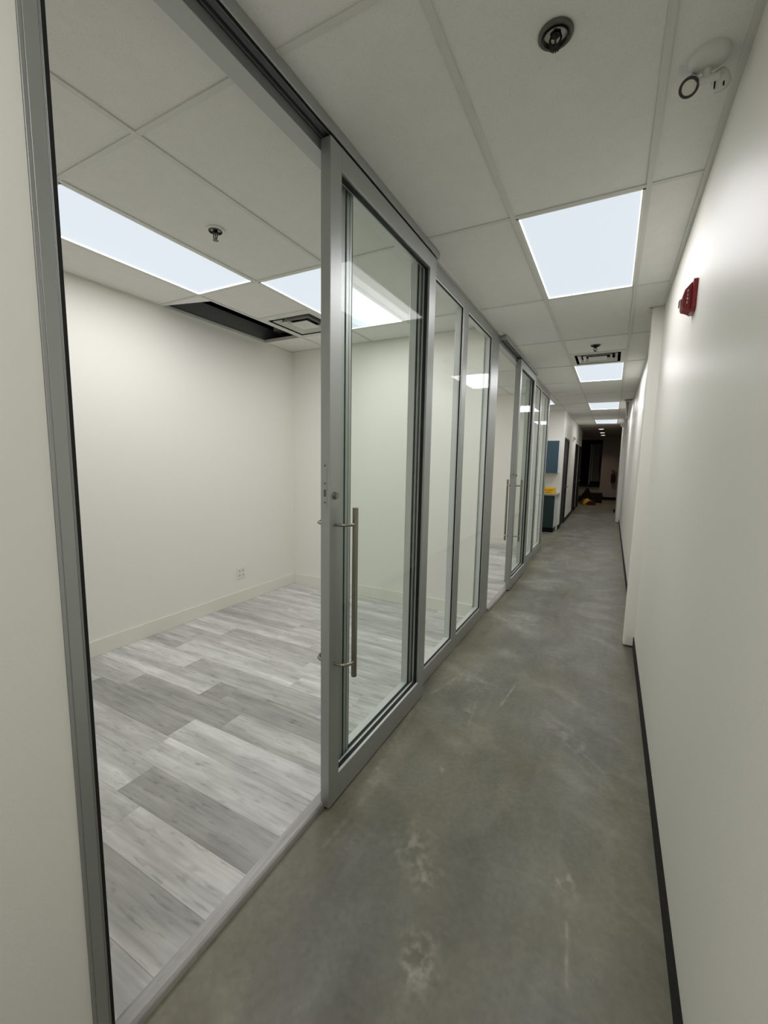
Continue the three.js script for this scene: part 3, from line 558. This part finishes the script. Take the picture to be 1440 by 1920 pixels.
{
  const t = thing('window_3', 'black framed pass-through opening into the unlit room at the far end', 'opening', [-0.88, 0.6, 22.0], 'structure');
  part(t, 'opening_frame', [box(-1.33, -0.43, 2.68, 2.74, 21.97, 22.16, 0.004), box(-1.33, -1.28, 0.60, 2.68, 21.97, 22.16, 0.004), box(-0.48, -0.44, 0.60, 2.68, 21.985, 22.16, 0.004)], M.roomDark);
  part(t, 'sill', box(-1.34, -0.46, 0.575, 0.68, 21.93, 22.16, 0.006), M.voidBlack);
  const s = thing('door_panel', 'pale upright panel with a dark rounded opening in the unlit room', 'panel', [-0.75, 0.7, 23.2]);
  const sh = new THREE.Shape([[-0.30, 0], [0.42, 0], [0.42, 1.82], [-0.30, 1.82]].map(p => new THREE.Vector2(...p)));
  const h = new THREE.Path(); h.absellipse(0.21, 0.85, 0.10, 0.66, 0, Math.PI * 2); sh.holes.push(h);
  const g = new THREE.ExtrudeGeometry(sh, { depth: 0.04, bevelEnabled: false, curveSegments: 24 }); g.translate(-0.66, 0.80, -23.2); part(s, 'board', boxUV(g), M.plasticGrey);
  part(s, 'post', [box(-0.97, -0.93, 0.0, 2.58, 23.0, 23.04, 0.003), box(-0.87, -0.84, 0.8, 2.5, 22.9, 22.94, 0.003)], M.trimWhite);
  part(s, 'foot', box(-1.02, -0.22, 0, 0.80, 23.15, 23.25), M.roomDark);
}
{ // extinguisher on the far wall
  const x = 0.07, y = 0.81, d = 21.9, t = thing('fire_extinguisher', 'dim red fire extinguisher hung on the far wall', 'fire extinguisher', [x, y, d]);
  part(t, 'cylinder', lathe([[0, 0], [0.075, 0.0], [0.082, 0.02], [0.082, 0.34], [0.06, 0.40], [0.025, 0.43], [0.025, 0.46], [0, 0.46]], x, y, d), std(0x4a0a0c, 0.45));
  part(t, 'valve', [cyl(x, y + 0.49, d, 0.022, 0.022, 0.07), box(x - 0.09, x + 0.03, y + 0.53, y + 0.55, d - 0.012, d + 0.012, 0.004), box(x - 0.085, x + 0.02, y + 0.565, y + 0.58, d - 0.01, d + 0.01, 0.004)], M.darkGrey);
  part(t, 'hose', tube([[x + 0.02, y + 0.5, d - 0.02], [x + 0.11, y + 0.46, d - 0.03], [x + 0.115, y + 0.2, d - 0.03], [x + 0.10, y + 0.06, d - 0.02]], 0.012), M.gasket);
  part(t, 'bracket', box(x - 0.03, x + 0.03, y + 0.2, y + 0.3, d + 0.07, 21.999), M.darkGrey);
}
{ // heap of gear on the floor
  const t = thing('tool_bag', 'yellow and dark soft tool bag slumped on the floor at the far end', 'bag', [-0.80, 0, 19.0]);
  const hump = (cx, cd, rx, ry, rd, f) => { const g = new THREE.SphereGeometry(1, 28, 18, 0, Math.PI * 2, 0, Math.PI * 0.55); const p = g.attributes.position; for (let i = 0; i < p.count; i++) { const n = 1 + 0.22 * (fbm(p.getX(i) * 2 + f, p.getY(i) * 2 + p.getZ(i) * 1.7, 3, 7) - 0.5); p.setXYZ(i, p.getX(i) * n * rx, Math.max(0.002, p.getY(i) * n * ry), p.getZ(i) * n * rd); } g.computeVertexNormals(); g.translate(cx, 0, -cd); return g.toNonIndexed(); };
  part(t, 'bag_body', hump(-0.80, 19.0, 0.24, 0.24, 0.22, 1), M.yellow);
  part(t, 'bag_flap', hump(-0.66, 18.84, 0.18, 0.15, 0.16, 4), std(0x3a1512, 0.9));
  part(t, 'strap', tube([[-1.0, 0.02, 18.8], [-0.92, 0.2, 18.78], [-0.78, 0.27, 18.8], [-0.66, 0.2, 18.78], [-0.6, 0.1, 18.75]], 0.016), M.darkFabric);
  const s = thing('folding_stand', 'dark folding stand leaning in an A shape behind the yellow bag', 'stand', [-0.85, 0, 19.3]);
  for (const [ax, bx, dd] of [[-1.20, -0.83, 19.25], [-1.12, -0.78, 19.35], [-0.50, -0.82, 19.3], [-0.56, -0.86, 19.4]]) part(s, 'pole', tube([[ax, 0.02, dd - 0.1], [(ax + bx) / 2, 0.34, dd], [bx, 0.64, dd + 0.1]], 0.024), M.darkFabric);
  part(s, 'cloth', (() => { const q = new THREE.Shape([[-0.30, 0.08], [0.26, 0.08], [0.03, 0.62], [-0.02, 0.62]].map(p => new THREE.Vector2(...p))); const g = new THREE.ExtrudeGeometry(q, { depth: 0.05, bevelEnabled: true, bevelSize: 0.01, bevelThickness: 0.01 }); g.translate(-0.85, 0, -19.42); return boxUV(g); })(), std(0x241814, 0.95));
  const c = thing('equipment_case', 'black equipment case behind the yellow bag against the far wall', 'case', [-0.52, 0, 20.2]);
  part(c, 'case_body', box(-0.75, -0.28, 0.0, 0.42, 20.0, 20.35, 0.03), M.darkFabric);
  part(c, 'case_handle', tube([[-0.30, 0.3, 20.0], [-0.26, 0.34, 19.97], [-0.26, 0.2, 19.97], [-0.30, 0.16, 20.0]], 0.012), M.gasket);
}
// downlights
for (const [d, label] of [[17.2, 'nearest of the three small round downlights at the dark end'], [19.2, 'middle one of the three small round downlights'], [20.8, 'farthest of the three small round downlights']]) {
  const x = -0.44, t = thing('downlight', label, 'downlight', [x, CEIL - 0.01, d], null, 'round downlights at the dark end');
  part(t, 'trim_ring', lathe([[0.088, -0.002], [0.112, -0.006], [0.118, 0]], x, CEIL - 0.01, d, 32), M.trimWhite);
  part(t, 'lens', lathe([[0, -0.012], [0.05, -0.010], [0.088, -0.002]], x, CEIL - 0.01, d, 32), M.lampGlow);
  const l = new THREE.SpotLight(0xffe6cc, DOWNLIGHT, 0, 1.1, 0.8); l.name = numbered('downlight_lamp'); l.position.set(x, CEIL - 0.03, -d); l.target.position.set(x, 0, -d); l.castShadow = true; l.shadow.radius = 4; scene.add(l, l.target);
}

renderer.render(scene, camera);
